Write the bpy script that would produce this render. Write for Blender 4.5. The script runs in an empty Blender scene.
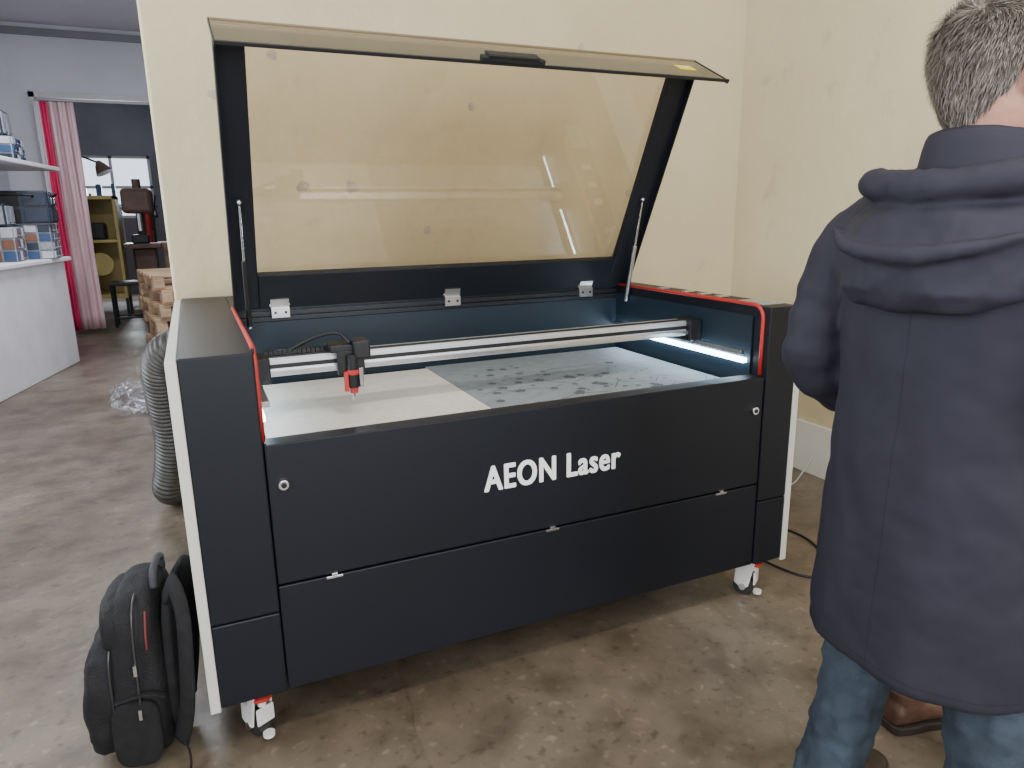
import bpy, bmesh, math, random
from mathutils import Vector, Matrix, noise
random.seed(7)
C=bpy.context.scene.collection
# ------------------------------------------------------------ materials
def M(name,col,rough=.5,metal=0.,var=0.,vs=5.,bump=0.,bs=60.,emis=None,es=1.,stretch=(1,1,1),spec=.5,alpha=None):
    m=bpy.data.materials.new(name); m.use_nodes=True
    nt=m.node_tree; b=nt.nodes['Principled BSDF']
    b.inputs['Base Color'].default_value=(*col,1); b.inputs['Roughness'].default_value=rough
    b.inputs['Metallic'].default_value=metal; b.inputs['Specular IOR Level'].default_value=spec
    tc=nt.nodes.new('ShaderNodeTexCoord'); mp=nt.nodes.new('ShaderNodeMapping'); mp.inputs['Scale'].default_value=stretch
    nt.links.new(tc.outputs['Object'],mp.inputs['Vector'])
    if var>0:
        n=nt.nodes.new('ShaderNodeTexNoise'); n.inputs['Scale'].default_value=vs; n.inputs['Detail'].default_value=6
        nt.links.new(mp.outputs[0],n.inputs['Vector'])
        r=nt.nodes.new('ShaderNodeValToRGB'); r.color_ramp.elements[0].position=.32; r.color_ramp.elements[1].position=.68
        r.color_ramp.elements[0].color=(*[c*(1-var) for c in col],1); r.color_ramp.elements[1].color=(*[min(1,c*(1+var)) for c in col],1)
        nt.links.new(n.outputs['Fac'],r.inputs['Fac']); nt.links.new(r.outputs['Color'],b.inputs['Base Color'])
    if bump>0:
        n2=nt.nodes.new('ShaderNodeTexNoise'); n2.inputs['Scale'].default_value=bs; n2.inputs['Detail'].default_value=4
        nt.links.new(mp.outputs[0],n2.inputs['Vector'])
        bp=nt.nodes.new('ShaderNodeBump'); bp.inputs['Strength'].default_value=bump; bp.inputs['Distance'].default_value=.01
        nt.links.new(n2.outputs['Fac'],bp.inputs['Height']); nt.links.new(bp.outputs[0],b.inputs['Normal'])
    if emis:
        b.inputs['Emission Color'].default_value=(*emis,1); b.inputs['Emission Strength'].default_value=es
    return m
black=M('powder_coat_black',(.0048,.0062,.0102),.46,var=.12,vs=3,bump=.05,bs=900,spec=.32)
dblue=M('inner_blue_black',(.007,.016,.026),.5,var=.1,spec=.35)
dark=M('dark_plastic',(.008,.008,.009),.45,var=.1,spec=.4)
white_p=M('white_panel_paint',(.55,.54,.49),.45,var=.05)
red=M('red_rubber',(.46,.022,.016),.5,var=.1)
steel=M('steel',(.62,.62,.62),.28,1,var=.08,vs=20)
alu=M('aluminium',(.66,.68,.70),.35,.7,var=.06,vs=12)
chrome=M('chrome',(.8,.8,.8),.15,1)
letter=M('white_lettering',(.85,.85,.85),.5,var=.03)
paper=M('white_sheet',(.74,.69,.61),.8,var=.06,vs=40,bump=.15,bs=120)
led=M('led',(.9,.95,1),.4,emis=(.62,.83,1),es=16)
yellow_l=M('yellow_label',(.75,.6,.03),.5,var=.15,vs=60)
rubber=M('rubber',(.02,.02,.02),.6,var=.2)
cast_w=M('caster_white',(.7,.69,.65),.4,var=.05)
def glass_mat(name,tint,refl=.5,rough=.03,add=.02):
    m=bpy.data.materials.new(name); m.use_nodes=True; nt=m.node_tree; nt.nodes.clear()
    o=nt.nodes.new('ShaderNodeOutputMaterial'); t=nt.nodes.new('ShaderNodeBsdfTransparent'); t.inputs[0].default_value=(*tint,1)
    g=nt.nodes.new('ShaderNodeBsdfGlossy'); g.inputs['Roughness'].default_value=rough; g.inputs[0].default_value=(1,1,1,1)
    mx=nt.nodes.new('ShaderNodeMixShader'); fr=nt.nodes.new('ShaderNodeFresnel'); fr.inputs[0].default_value=1.45
    mu=nt.nodes.new('ShaderNodeMath'); mu.operation='MULTIPLY'; mu.inputs[1].default_value=refl
    nz=nt.nodes.new('ShaderNodeTexNoise'); nz.inputs['Scale'].default_value=1.5
    ad=nt.nodes.new('ShaderNodeMath'); ad.operation='MULTIPLY_ADD'; ad.inputs[1].default_value=add
    nt.links.new(nz.outputs['Fac'],ad.inputs[0]); nt.links.new(mu.outputs[0],ad.inputs[2])
    nt.links.new(fr.outputs[0],mu.inputs[0]); nt.links.new(ad.outputs[0],mx.inputs[0]); nt.links.new(t.outputs[0],mx.inputs[1]); nt.links.new(g.outputs[0],mx.inputs[2])
    nt.links.new(mx.outputs[0],o.inputs[0]); return m
bronze=glass_mat('bronze_acrylic',(.88,.845,.79),1.0)
bronze2=glass_mat('bronze_acrylic_front',(.66,.61,.53),1.4,.06)
clearp=glass_mat('clear_film',(.86,.88,.9),2.0,.15)
binp=glass_mat('clear_bin',(.55,.65,.75),1.0,.2)
# ------------------------------------------------------------ mesh helpers
class MB:
    def __init__(s): s.v=[]; s.f=[]
    def add(s,v,f,mat=None):
        o=len(s.v); s.v+= [ (mat@Vector(p)) if mat else Vector(p) for p in v]; s.f+=[tuple(i+o for i in q) for q in f]; return s
    def obj(s,name,mat=None,parent=None,smooth=False,bevel=0,sub=0,remesh=0,smooth_it=0,disp=0,dscale=.1,at=None):
        me=bpy.data.meshes.new(name); me.from_pydata([tuple(p) for p in s.v],[],s.f)
        bm=bmesh.new(); bm.from_mesh(me); bmesh.ops.recalc_face_normals(bm,faces=bm.faces); bm.to_mesh(me); bm.free()
        if smooth:
            for p in me.polygons: p.use_smooth=True
        ob=bpy.data.objects.new(name,me); C.objects.link(ob)
        if mat: me.materials.append(mat)
        if parent: ob.parent=parent
        if bevel:
            b=ob.modifiers.new('b','BEVEL'); b.width=bevel; b.segments=2; b.limit_method='ANGLE'
        if remesh:
            r=ob.modifiers.new('r','REMESH'); r.mode='VOXEL'; r.voxel_size=remesh; r.use_smooth_shade=True
        if smooth_it:
            r=ob.modifiers.new('s','SMOOTH'); r.factor=.5; r.iterations=smooth_it
        if sub:
            r=ob.modifiers.new('ss','SUBSURF'); r.levels=sub; r.render_levels=sub
        if disp:
            tx=bpy.data.textures.new(name+'_c','CLOUDS'); tx.noise_scale=dscale; tx.noise_depth=2
            d=ob.modifiers.new('d','DISPLACE'); d.texture=tx; d.strength=disp; d.mid_level=.5
        return ob
def boxv(x0,x1,y0,y1,z0,z1):
    v=[(x,y,z) for x in(x0,x1) for y in(y0,y1) for z in(z0,z1)]
    return v,[(0,1,3,2),(4,6,7,5),(0,4,5,1),(2,3,7,6),(0,2,6,4),(1,5,7,3)]
def box(name,x0,x1,y0,y1,z0,z1,mat,parent=None,bevel=.003,mtx=None):
    b=MB(); v,f=boxv(x0,x1,y0,y1,z0,z1); b.add(v,f,mtx); return b.obj(name,mat,parent,bevel=bevel)
def loft(rings,cap=True):
    n=len(rings[0]); v=[p for r in rings for p in r]; f=[]
    for i in range(len(rings)-1):
        for j in range(n): f.append((i*n+j,i*n+(j+1)%n,(i+1)*n+(j+1)%n,(i+1)*n+j))
    if cap: f.append(tuple(range(n))); f.append(tuple((len(rings)-1)*n+j for j in range(n)))
    return v,f
def sweep(pts,radii,seg=12,flat=(1,1),up=Vector((0,0,1))):
    pts=[Vector(p) for p in pts]
    if not hasattr(radii,'__len__'): radii=[radii]*len(pts)
    rings=[]; prev=None
    for i,p in enumerate(pts):
        t=(pts[min(i+1,len(pts)-1)]-pts[max(i-1,0)]).normalized()
        if prev is None:
            a=up if abs(t.dot(up))<.95 else Vector((1,0,0)); n=(a-t*a.dot(t)).normalized()
        else: n=(prev-t*prev.dot(t)).normalized()
        prev=n; b=t.cross(n)
        rings.append([p+n*(math.cos(k*2*math.pi/seg)*radii[i]*flat[0])+b*(math.sin(k*2*math.pi/seg)*radii[i]*flat[1]) for k in range(seg)])
    return loft(rings)
def smoothpath(pts,n=8):
    P=[Vector(p) for p in pts]; P=[P[0]*2-P[1]]+P+[P[-1]*2-P[-2]]; out=[]
    for i in range(1,len(P)-2):
        for k in range(n):
            t=k/n; a,b,c,d=P[i-1],P[i],P[i+1],P[i+2]
            out.append(.5*((2*b)+(c-a)*t+(2*a-5*b+4*c-d)*t*t+(3*b-a-3*c+d)*t**3))
    out.append(P[-2]); return out
def interp(vals,n):
    out=[]
    for i in range(len(vals)-1):
        for k in range(n): out.append(vals[i]+(vals[i+1]-vals[i])*k/n)
    out.append(vals[-1]); return out
def tube(name,pts,r,mat,parent=None,seg=12,n=6,smooth=True,flat=(1,1)):
    b=MB(); p=smoothpath(pts,n) if n>1 else pts
    rr=interp(r,n) if hasattr(r,'__len__') else r
    b.add(*sweep(p,rr,seg,flat)); return b.obj(name,mat,parent,smooth=smooth)
def cyl(name,p0,p1,r,mat,parent=None,seg=24):
    b=MB(); b.add(*sweep([p0,p1],r,seg)); o=b.obj(name,mat,parent,bevel=min(.002,r*.2)); return o
def sell(c,h,e=2.5,nu=24,nv=14,fn=None):
    def sp(x,p): return math.copysign(abs(x)**p,x)
    v=[];f=[]
    for i in range(nv+1):
        ph=-math.pi/2+math.pi*i/nv
        for j in range(nu):
            th=2*math.pi*j/nu
            p=Vector((sp(math.cos(ph),2/e)*sp(math.cos(th),2/e),sp(math.cos(ph),2/e)*sp(math.sin(th),2/e),sp(math.sin(ph),2/e)))
            if fn: p=fn(p)
            v.append(Vector((c[0]+p.x*h[0],c[1]+p.y*h[1],c[2]+p.z*h[2])))
    for i in range(nv):
        for j in range(nu): f.append((i*nu+j,i*nu+(j+1)%nu,(i+1)*nu+(j+1)%nu,(i+1)*nu+j))
    return v,f
def empty(name,loc=(0,0,0)):
    e=bpy.data.objects.new(name,None); C.objects.link(e); e.location=loc; e.empty_display_size=.1; return e
# ------------------------------------------------------------ room
def wallmat(name,c1,c2,spots=True):
    m=bpy.data.materials.new(name); m.use_nodes=True; nt=m.node_tree; b=nt.nodes['Principled BSDF']; b.inputs['Roughness'].default_value=.75
    b.inputs['Specular IOR Level'].default_value=.25
    tc=nt.nodes.new('ShaderNodeTexCoord')
    n=nt.nodes.new('ShaderNodeTexNoise'); n.inputs['Scale'].default_value=1.3; n.inputs['Detail'].default_value=8
    r=nt.nodes.new('ShaderNodeValToRGB'); r.color_ramp.elements[0].position=.3; r.color_ramp.elements[1].position=.7
    r.color_ramp.elements[0].color=(*c1,1); r.color_ramp.elements[1].color=(*c2,1)
    nt.links.new(tc.outputs['Object'],n.inputs['Vector']); nt.links.new(n.outputs['Fac'],r.inputs['Fac'])
    col=r.outputs['Color']
    if spots:
        nn=nt.nodes.new('ShaderNodeTexNoise'); nn.inputs['Scale'].default_value=5; nn.inputs['Detail'].default_value=10; nt.links.new(tc.outputs['Object'],nn.inputs['Vector'])
        r2=nt.nodes.new('ShaderNodeValToRGB'); r2.color_ramp.elements[0].position=.27; r2.color_ramp.elements[0].color=(.80,.79,.77,1); r2.color_ramp.elements[1].position=.36; r2.color_ramp.elements[1].color=(1,1,1,1)
        nt.links.new(nn.outputs['Fac'],r2.inputs['Fac'])
        mx=nt.nodes.new('ShaderNodeMixRGB'); mx.blend_type='MULTIPLY'; mx.inputs[0].default_value=.8
        nt.links.new(col,mx.inputs[1]); nt.links.new(r2.outputs[0],mx.inputs[2]); col=mx.outputs[0]
    nt.links.new(col,b.inputs['Base Color'])
    n2=nt.nodes.new('ShaderNodeTexNoise'); n2.inputs['Scale'].default_value=14; n2.inputs['Detail'].default_value=8
    nt.links.new(tc.outputs['Object'],n2.inputs['Vector'])
    bp=nt.nodes.new('ShaderNodeBump'); bp.inputs['Strength'].default_value=.3; bp.inputs['Distance'].default_value=.02
    nt.links.new(n2.outputs['Fac'],bp.inputs['Height']); nt.links.new(bp.outputs[0],b.inputs['Normal'])
    return m
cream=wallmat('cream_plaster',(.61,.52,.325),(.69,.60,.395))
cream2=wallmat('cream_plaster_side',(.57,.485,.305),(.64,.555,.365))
greyw=wallmat('grey_white_plaster',(.56,.56,.61),(.64,.64,.69),False)
dgrey=wallmat('workshop_grey',(.13,.13,.15),(.18,.18,.20),False)
def floormat():
    m=bpy.data.materials.new('stained_concrete'); m.use_nodes=True; nt=m.node_tree; b=nt.nodes['Principled BSDF']
    tc=nt.nodes.new('ShaderNodeTexCoord'); L=nt.links.new
    def nz(s,d=8,dist=0):
        n=nt.nodes.new('ShaderNodeTexNoise'); n.inputs['Scale'].default_value=s; n.inputs['Detail'].default_value=d; n.inputs['Distortion'].default_value=dist; L(tc.outputs['Object'],n.inputs['Vector']); return n
    def ramp(src,stops):
        r=nt.nodes.new('ShaderNodeValToRGB'); e=r.color_ramp.elements
        e[0].position=stops[0][0]; e[0].color=(*stops[0][1],1); e[1].position=stops[-1][0]; e[1].color=(*stops[-1][1],1)
        for p,c in stops[1:-1]:
            x=e.new(p); x.color=(*c,1)
        L(src,r.inputs['Fac']); return r
    a=ramp(nz(1.0,15,.25).outputs['Fac'],[(.3,(.076,.056,.038)),(.44,(.120,.092,.063)),(.55,(.155,.123,.088)),(.70,(.215,.182,.142))])
    c=ramp(nz(5.5,15,.1).outputs['Fac'],[(.32,(.58,.56,.54)),(.52,(1,1,1)),(.70,(1.22,1.21,1.19))])
    mx=nt.nodes.new('ShaderNodeMixRGB'); mx.blend_type='MULTIPLY'; mx.inputs[0].default_value=.9; L(a.outputs[0],mx.inputs[1]); L(c.outputs[0],mx.inputs[2])
    v=nt.nodes.new('ShaderNodeTexVoronoi'); v.feature='DISTANCE_TO_EDGE'; v.inputs['Scale'].default_value=.42
    wn=nz(3,6); ad=nt.nodes.new('ShaderNodeMixRGB'); ad.blend_type='ADD'; ad.inputs[0].default_value=.15; L(tc.outputs['Object'],ad.inputs[1]); L(wn.outputs['Color'],ad.inputs[2]); L(ad.outputs[0],v.inputs['Vector'])
    cr=ramp(v.outputs['Distance'],[(0,(.82,.80,.78)),(.0018,(1,1,1))])
    m2=nt.nodes.new('ShaderNodeMixRGB'); m2.blend_type='MULTIPLY'; m2.inputs[0].default_value=.8; L(mx.outputs[0],m2.inputs[1]); L(cr.outputs[0],m2.inputs[2])
    sp=ramp(nz(26,10).outputs['Fac'],[(.30,(.5,.48,.45)),(.42,(1,1,1)),(.60,(1,1,1)),(.72,(1.7,1.7,1.7))])
    m3=nt.nodes.new('ShaderNodeMixRGB'); m3.blend_type='MULTIPLY'; m3.inputs[0].default_value=.8; L(m2.outputs[0],m3.inputs[1]); L(sp.outputs[0],m3.inputs[2])
    L(m3.outputs[0],b.inputs['Base Color'])
    rr=ramp(nz(2.2,8).outputs['Fac'],[(.3,(.30,.30,.30)),(.7,(.50,.50,.50))]); L(rr.outputs[0],b.inputs['Roughness'])
    bp=nt.nodes.new('ShaderNodeBump'); bp.inputs['Strength'].default_value=.2; bp.inputs['Distance'].default_value=.01; L(nz(22,8).outputs['Fac'],bp.inputs['Height']); L(bp.outputs[0],b.inputs['Normal'])
    return m
H=3.65; RX=2.945
box('floor',-3.5,3.15,-5.2,14.2,-.1,0,floormat(),bevel=0)
box('ceiling',-3.5,3.15,-5.2,14.2,H,H+.1,greyw,bevel=0)
box('wall_back',-.09,3.05,1.6,1.78,0,H,cream,bevel=.01)
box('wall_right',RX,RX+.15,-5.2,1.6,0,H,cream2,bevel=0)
box('baseboard_right',RX-.015,RX,-5.0,1.59,0,.28,M('skirting_white',(.68,.67,.62),.6,var=.06),bevel=.003)
b=MB()
rp_=random.Random(11)
for x,z,r0 in ((.485,1.531,.026),(.70,1.53,.026),(.40,2.07,.022),(1.05,1.33,.02),(.62,2.4,.03),(1.9,2.2,.025),(1.3,1.9,.018),(2.2,1.5,.02),(.15,1.9,.02)):
    pl=[Vector((x+r0*(1+.3*rp_.uniform(-1,1))*math.cos(t*.449),0,z+r0*(1+.3*rp_.uniform(-1,1))*math.sin(t*.449))) for t in range(14)]
    b.add(*loft([[p+Vector((0,1.6005,0)) for p in pl],[p+Vector((0,1.5985,0)) for p in pl]]))
b.obj('wall_back_patches',M('filler',(.47,.42,.33),.9,var=.15,vs=40))
def wall_open(name,axis,pos,th,a0,a1,opens,mat):
    b=MB(); cur=a0
    def put(p0,p1,z0,z1):
        if p1-p0<1e-4 or z1-z0<1e-4: return
        v,f= boxv(p0,p1,pos,pos+th,z0,z1) if axis=='x' else boxv(pos,pos+th,p0,p1,z0,z1); b.add(v,f)
    for o in opens:
        put(cur,o[0],0,H); put(o[0],o[1],0,o[2]); put(o[0],o[1],o[3],H); cur=o[1]
    put(cur,a1,0,H); return b.obj(name,mat)
wall_open('wall_front','x',-5.2,.15,-2.0,3.0,[(-1.3,.1,1.0,2.9),(.8,2.2,1.0,2.9)],greyw)
wall_open('wall_left','y',-2.05,.15,-5.2,8.7,[(-2.5,-1.0,1.0,2.9),(.6,2.4,1.0,2.9)],greyw)
wall_open('wall_far','x',8.7,.15,-2.05,3.0,[(-1.5,.4,0,2.84)],greyw)
box('wall_corridor',.9,1.0,1.78,8.7,0,H,greyw,bevel=0)
wall_open('wall_workshop_back','x',14.0,.15,-3.5,3.1,[(-1.9,-.55,1.45,2.6)],dgrey)
box('wall_workshop_left',-3.5,-3.4,8.85,14,0,H,dgrey,bevel=0); box('wall_workshop_right',2.2,2.3,8.85,14,0,H,dgrey,bevel=0)
frm=M('window_frame_paint',(.5,.5,.5),.5,var=.05)
wn=[0]
def window(axis,pos,a0,a1,z0,z1,nx=2,nz=2):
    wn[0]+=1; b=MB(); w=.05
    def put(p0,p1,q0,q1):
        b.add(*(boxv(p0,p1,pos-.03,pos+.03,q0,q1) if axis=='x' else boxv(pos-.03,pos+.03,p0,p1,q0,q1)))
    for i in range(nx+1):
        x=a0+(a1-a0)*i/nx; x=min(max(x,a0+w/2),a1-w/2); put(x-w/2,x+w/2,z0,z1)
    for i in range(nz+1):
        z=z0+(z1-z0)*i/nz; z=min(max(z,z0+w/2),z1-w/2); put(a0,a1,z-w/2,z+w/2)
    b.obj('window_%d'%wn[0],frm)
window('x',-5.12,-1.3,.1,1.0,2.9); window('x',-5.12,.8,2.2,1.0,2.9)
window('y',-1.98,-2.5,-1.0,1.0,2.9); window('y',-1.98,.6,2.4,1.0,2.9); window('x',14.06,-1.9,-.55,1.45,2.6,2,2)
b=MB()
for a in (boxv(-1.56,-1.5,8.66,8.7,0,2.9),boxv(.34,.4,8.66,8.7,0,2.9),boxv(-1.56,.4,8.66,8.7,2.84,2.9)): b.add(*a)
b.obj('trim_1',frm)
box('trim_2',-1.9,.9,8.66,8.7,3.52,3.60,M('conduit_grey',(.2,.2,.22),.5,var=.05))
# ------------------------------------------------------------ laser cutter
LC=empty('laser_cutter')
def P(*a,**k): k.setdefault('parent',LC); return box(*a,**k)
ZT=1.085; ZB=.16; ZF=.85
P('pillar_left',-.06,.107,0,1.41,.397,ZT,black,bevel=.004)
P('pillar_left_lower',-.06,.107,0,1.41,ZB,.394,black,bevel=.004)
P('pillar_right',1.715,1.84,0,1.41,.403,ZT,black,bevel=.004)
P('pillar_right_lower',1.715,1.84,0,1.41,ZB,.400,black,bevel=.004)
P('side_panel_left',-.086,-.0605,-.002,1.41,ZB-.01,ZT-.005,white_p,bevel=.003)
P('side_panel_right',1.8405,1.866,-.002,1.41,ZB-.01,ZT-.03,white_p,bevel=.003)
P('front_door_upper',.110,1.712,.006,.05,.470,ZF,black,bevel=.003)
P('front_door_lower',.110,1.712,.006,.05,ZB,.464,black,bevel=.003)
P('cabinet',.107,1.715,.05,1.40,ZB+.02,.77,dark,bevel=0)
P('front_rim',.107,1.715,.05,.075,.77,ZF-.002,dark,bevel=.002)
P('rear_deck',.107,1.715,.985,1.41,.77,ZT,black,bevel=.004)
P('inner_back',.107,1.715,.93,.984,.77,1.03,dblue,bevel=0)
P('liner_left',.1075,.112,.075,.93,.77,1.05,dblue,bevel=0)
P('liner_right',1.708,1.7145,.075,.93,.77,1.05,dblue,bevel=0)
for i,(z0,z1,y0) in enumerate([(1.032,1.048,.925),(1.052,1.068,.93),(1.072,1.086,.935)]):
    P('hinge_rail_%d'%i,.11,1.712,y0,.985,z0,z1,M('extrusion_dark%d'%i,(.018,.02,.026),.35,.5),bevel=.001)
P('rail_core',.11,1.712,.945,.985,1.03,1.086,dark,bevel=0)
P('bed_frame',.125,1.70,.08,.925,.77,.797,dark,bevel=.002)
P('white_sheet',.13,.795,.082,.86,.798,.812,paper,bevel=.001)
plain=M('slate_plain',(.265,.295,.31),.6,var=.10,vs=30)
P('grey_sheet',.80,1.695,.082,.90,.798,.810,plain,bevel=.001)
b=MB(); rnd=random.Random(3)
def blossom(x,y,r):
    n=40; vs=[(x,y,.8105)]
    for k in range(n):
        a=2*math.pi*k/n; rr=r*(.62+.38*abs(math.cos(2.5*a))); vs.append((x+rr*math.cos(a),y+rr*math.sin(a),.8108))
    b.add(vs,[(0,1+k,1+(k+1)%n) for k in range(n)])
for i in range(62):
    t=i/61; blossom(.88+.64*t+rnd.uniform(-.05,.05),.42+.15*math.sin(t*7)+rnd.uniform(-.19,.19),rnd.choice((.007,.009,.012,.018,.022)))
for k in range(7):
    x0=.84+.11*k; y0=rnd.uniform(.2,.6)
    pts=[(x0+.06*j,y0+rnd.uniform(-.05,.05),.8105) for j in range(6)]
    for j in range(5):
        a,c=Vector(pts[j]),Vector(pts[j+1]); d=(c-a).normalized(); n=Vector((-d.y,d.x,0))*.002
        b.add([a-n,a+n,c+n,c-n],[(0,1,2,3)])
b.obj('etched_blossoms',M('etch_dark',(.105,.12,.13),.7,var=.3,vs=60),LC)
P('led_strip_right',1.690,1.7075,.09,.925,.886,.902,led,bevel=0)
P('led_strip_left',.1125,.126,.09,.925,.888,.902,led,bevel=0)
P('gantry_beam',.14,1.68,.36,.40,.945,.995,alu,bevel=.002)
P('gantry_slot',.145,1.675,.3575,.361,.970,.982,dark,bevel=0)
P('gantry_top_cover',.14,1.68,.362,.425,.9955,1.000,alu,bevel=.001)
P('linear_rail',.16,1.66,.346,.3575,.951,.964,steel,bevel=.001)
P('belt',.16,1.66,.372,.386,1.0005,1.004,dark,bevel=0)
P('carriage_left',.115,.17,.335,.44,.93,1.005,dark,bevel=.004)
P('carriage_right',1.655,1.707,.335,.44,.925,1.005,dark,bevel=.004)
P('y_rail_left',.113,.14,.09,.92,.925,.94,steel,bevel=.001); P('y_rail_right',1.68,1.693,.09,.92,.915,.93,steel,bevel=.001)
P('head_plate',.36,.44,.325,.345,.935,1.01,dark,bevel=.003)
P('head_bracket',.34,.43,.325,.42,1.005,1.028,dark,bevel=.005)
P('head_cap',.405,.455,.30,.37,.985,1.04,dark,bevel=.006)
cyl('head_barrel',(.40,.31,1.0),(.40,.31,.90),.016,dark,LC); cyl('head_ring',(.40,.31,.955),(.40,.31,.94),.019,red,LC)
cyl('head_lens',(.40,.31,.90),(.40,.31,.883),.012,red,LC); cyl('head_nozzle',(.40,.31,.883),(.40,.31,.862),.007,chrome,LC)
P('head_pointer',.372,.384,.30,.315,.89,.95,red,bevel=.002)
P('head_screw',.415,.428,.296,.309,.90,.96,chrome,bevel=.002)
tube('head_hose',[(.40,.33,1.03),(.37,.36,1.06),(.30,.39,1.045),(.22,.395,1.01),(.18,.40,1.005)],.006,dark,LC)
b=MB()
for i in range(16):
    x=.16+.0135*i; b.add(*boxv(x,x+.011,.388,.412,1.001,1.016))
b.obj('cable_chain',dark,LC)
for nm,x in (('gasket_left',.110),('gasket_right',1.7125)):
    pts=[(x,.93,ZT+.003),(x,.5,ZT+.003),(x,.075,ZT+.003)]
    arc=[(x,.075-.045*math.sin(a),ZT+.003-.045*(1-math.cos(a))) for a in [i*math.pi/16 for i in range(1,9)]]
    pts+=arc+[(x,.03,.95),(x,.03,ZF+.003)]
    b=MB(); b.add(*sweep(pts,.0065,10,up=Vector((1,0,0)))); b.obj(nm,red,LC,smooth=True)
P('frame_left_lip',.104,.112,.035,.93,1.0,1.088,dark,bevel=.001)
# lid
ty=math.radians(27.4); a=Vector((0,-math.sin(ty),math.cos(ty))); bb=Vector((0,math.cos(ty),math.sin(ty))); hg=Vector((0,.95,1.09))
LM=Matrix(((1,a.x,bb.x,0),(0,a.y,bb.y,hg.y),(0,a.z,bb.z,hg.z),(0,0,0,1)))
def LB(name,x0,x1,s0,s1,n0,n1,mat,bevel=.003): return P(name,x0,x1,s0,s1,n0,n1,mat,bevel=bevel,mtx=LM)
LL=.947
LB('lid_frame_left',.115,.20,0,LL-.004,-.028,0,black); LB('lid_frame_right',1.655,1.75,0,LL-.004,-.028,0,black)
LB('lid_frame_bottom',.20,1.655,0,.14,-.028,0,black)
LB('lid_side_flange_left',.115,.121,.0,LL-.004,-.05,0,black,.001); LB('lid_side_flange_right',1.744,1.75,0,LL-.004,-.05,0,black,.001)
LB('lid_window',.19,1.665,.13,LL,.001,.005,bronze,0)
LB('lid_front_window',.11,1.765,LL-.002,LL+.002,-.205,.004,bronze2,0)
LB('lid_front_edge',.108,1.768,LL-.004,LL+.006,-.213,-.204,dark,.001)
LB('lid_corner_edge',.108,1.768,LL,LL+.006,-.001,.006,M('acrylic_edge',(.2,.15,.08),.3),.001)
LB('lid_front_end_l',.108,.113,LL-.009,LL+.004,-.21,.0,dark,.001); LB('lid_front_end_r',1.762,1.768,LL-.009,LL+.004,-.21,.0,dark,.001)
LB('lid_handle',.84,1.05,LL+.004,LL+.022,-.219,-.196,dark,.004); LB('lid_handle_grip',.86,1.03,LL+.018,LL+.028,-.222,-.18,dark,.003)
LB('warning_label',1.62,1.69,LL+.0025,LL+.004,-.12,-.075,yellow_l,0)
LB('warning_label_text',1.63,1.67,LL+.0042,LL+.0046,-.10,-.09,letter,0)
for i,x in enumerate((.27,.93,1.54)):
    LB('hinge_leaf_upper_%d'%i,x-.032,x+.032,.004,.042,-.034,-.028,steel,.001)
    P('hinge_leaf_lower_%d'%i,x-.032,x+.032,.905,.934,1.045,1.083,steel,bevel=.001)
    cyl('hinge_pin_%d'%i,(x-.036,.925,1.092),(x+.036,.925,1.092),.008,chrome,LC)
    for k in (-.018,.018):
        b=MB(); b.add(*sweep([(x+k,.905,1.064),(x+k,.902,1.064)],.005,10)); b.obj('hinge_screw',dark,LC)
for nm,x in (('l',.155),('r',1.695)):
    p0=Vector((x,.83,1.03)); p1=hg+a*.42-bb*.035; p1.x=x; m=p0.lerp(p1,.55)
    cyl('gas_strut_body_'+nm,p0.lerp(p1,.0),m,.0085,dark if nm=='l' else steel,LC); cyl('gas_strut_rod_'+nm,m,p1,.0045,chrome,LC)
    for q in(p0,p1):
        b=MB(); b.add(*sell(q,(.009,.009,.009),2)); b.obj('strut_ball',steel,LC,smooth=True)
    P('strut_bracket_'+nm,x-.008,x+.008,p1.y-.006,p1.y+.02,p1.z-.01,p1.z+.01,dark)
for x,z in ((.147,.743),(1.675,.739)):
    cyl('lock',(x,.008,z),(x,-.006,z),.0135,chrome,LC); cyl('lock_core',(x,-.006,z),(x,-.009,z),.007,dark,LC)
for x in (.254,.908,1.552):
    P('catch',x-.022,x+.022,.0,.008,.459,.466,steel,bevel=.001); P('catch_pin',x-.008,x+.008,-.002,.008,.466,.474,steel,bevel=.001)
tcu=bpy.data.curves.new('t','FONT'); tcu.body='AEON Laser'; tcu.size=.1; tcu.extrude=.001; tcu.space_character=1.12
to=bpy.data.objects.new('t',tcu); C.objects.link(to); bpy.context.view_layer.update()
me=bpy.data.meshes.new_from_object(to.evaluated_get(bpy.context.evaluated_depsgraph_get())); bpy.data.objects.remove(to)
xs=[v.co.x for v in me.vertices]; ys=[v.co.y for v in me.vertices]; xm,xM,yM=min(xs),max(xs),max(ys)
b=MB(); base=[(.693+(v.co.x-xm)/(xM-xm)*.451,.005-v.co.z,.624+v.co.y/yM*.073) for v in me.vertices]; fc=[tuple(p.vertices) for p in me.polygons]
for k,(dx,dz) in enumerate(((0,0),(.0032,0),(-.0032,0),(.0016,0),(-.0016,0),(0,.002),(0,-.002),(.0024,.0016),(-.0024,.0016),(.0024,-.0016),(-.0024,-.0016))):
    b.add([(x+dx,y-.00006*k,z+dz) for x,y,z in base],fc)
b.obj('lettering',letter,LC)
P('control_panel',1.735,1.825,.06,.20,ZT,ZT+.003,M('panel_grey',(.3,.31,.32),.4,var=.1),bevel=.001)
P('control_screen',1.745,1.80,.085,.15,ZT+.003,ZT+.0045,M('screen',(.25,.3,.25),.2),bevel=0)
for y in (.30,.40,.50,.66): P('top_button',1.755,1.80,y,y+.03,ZT,ZT+.006,steel if y<.6 else M('btn',(.25,.25,.25),.4),bevel=.002)
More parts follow.
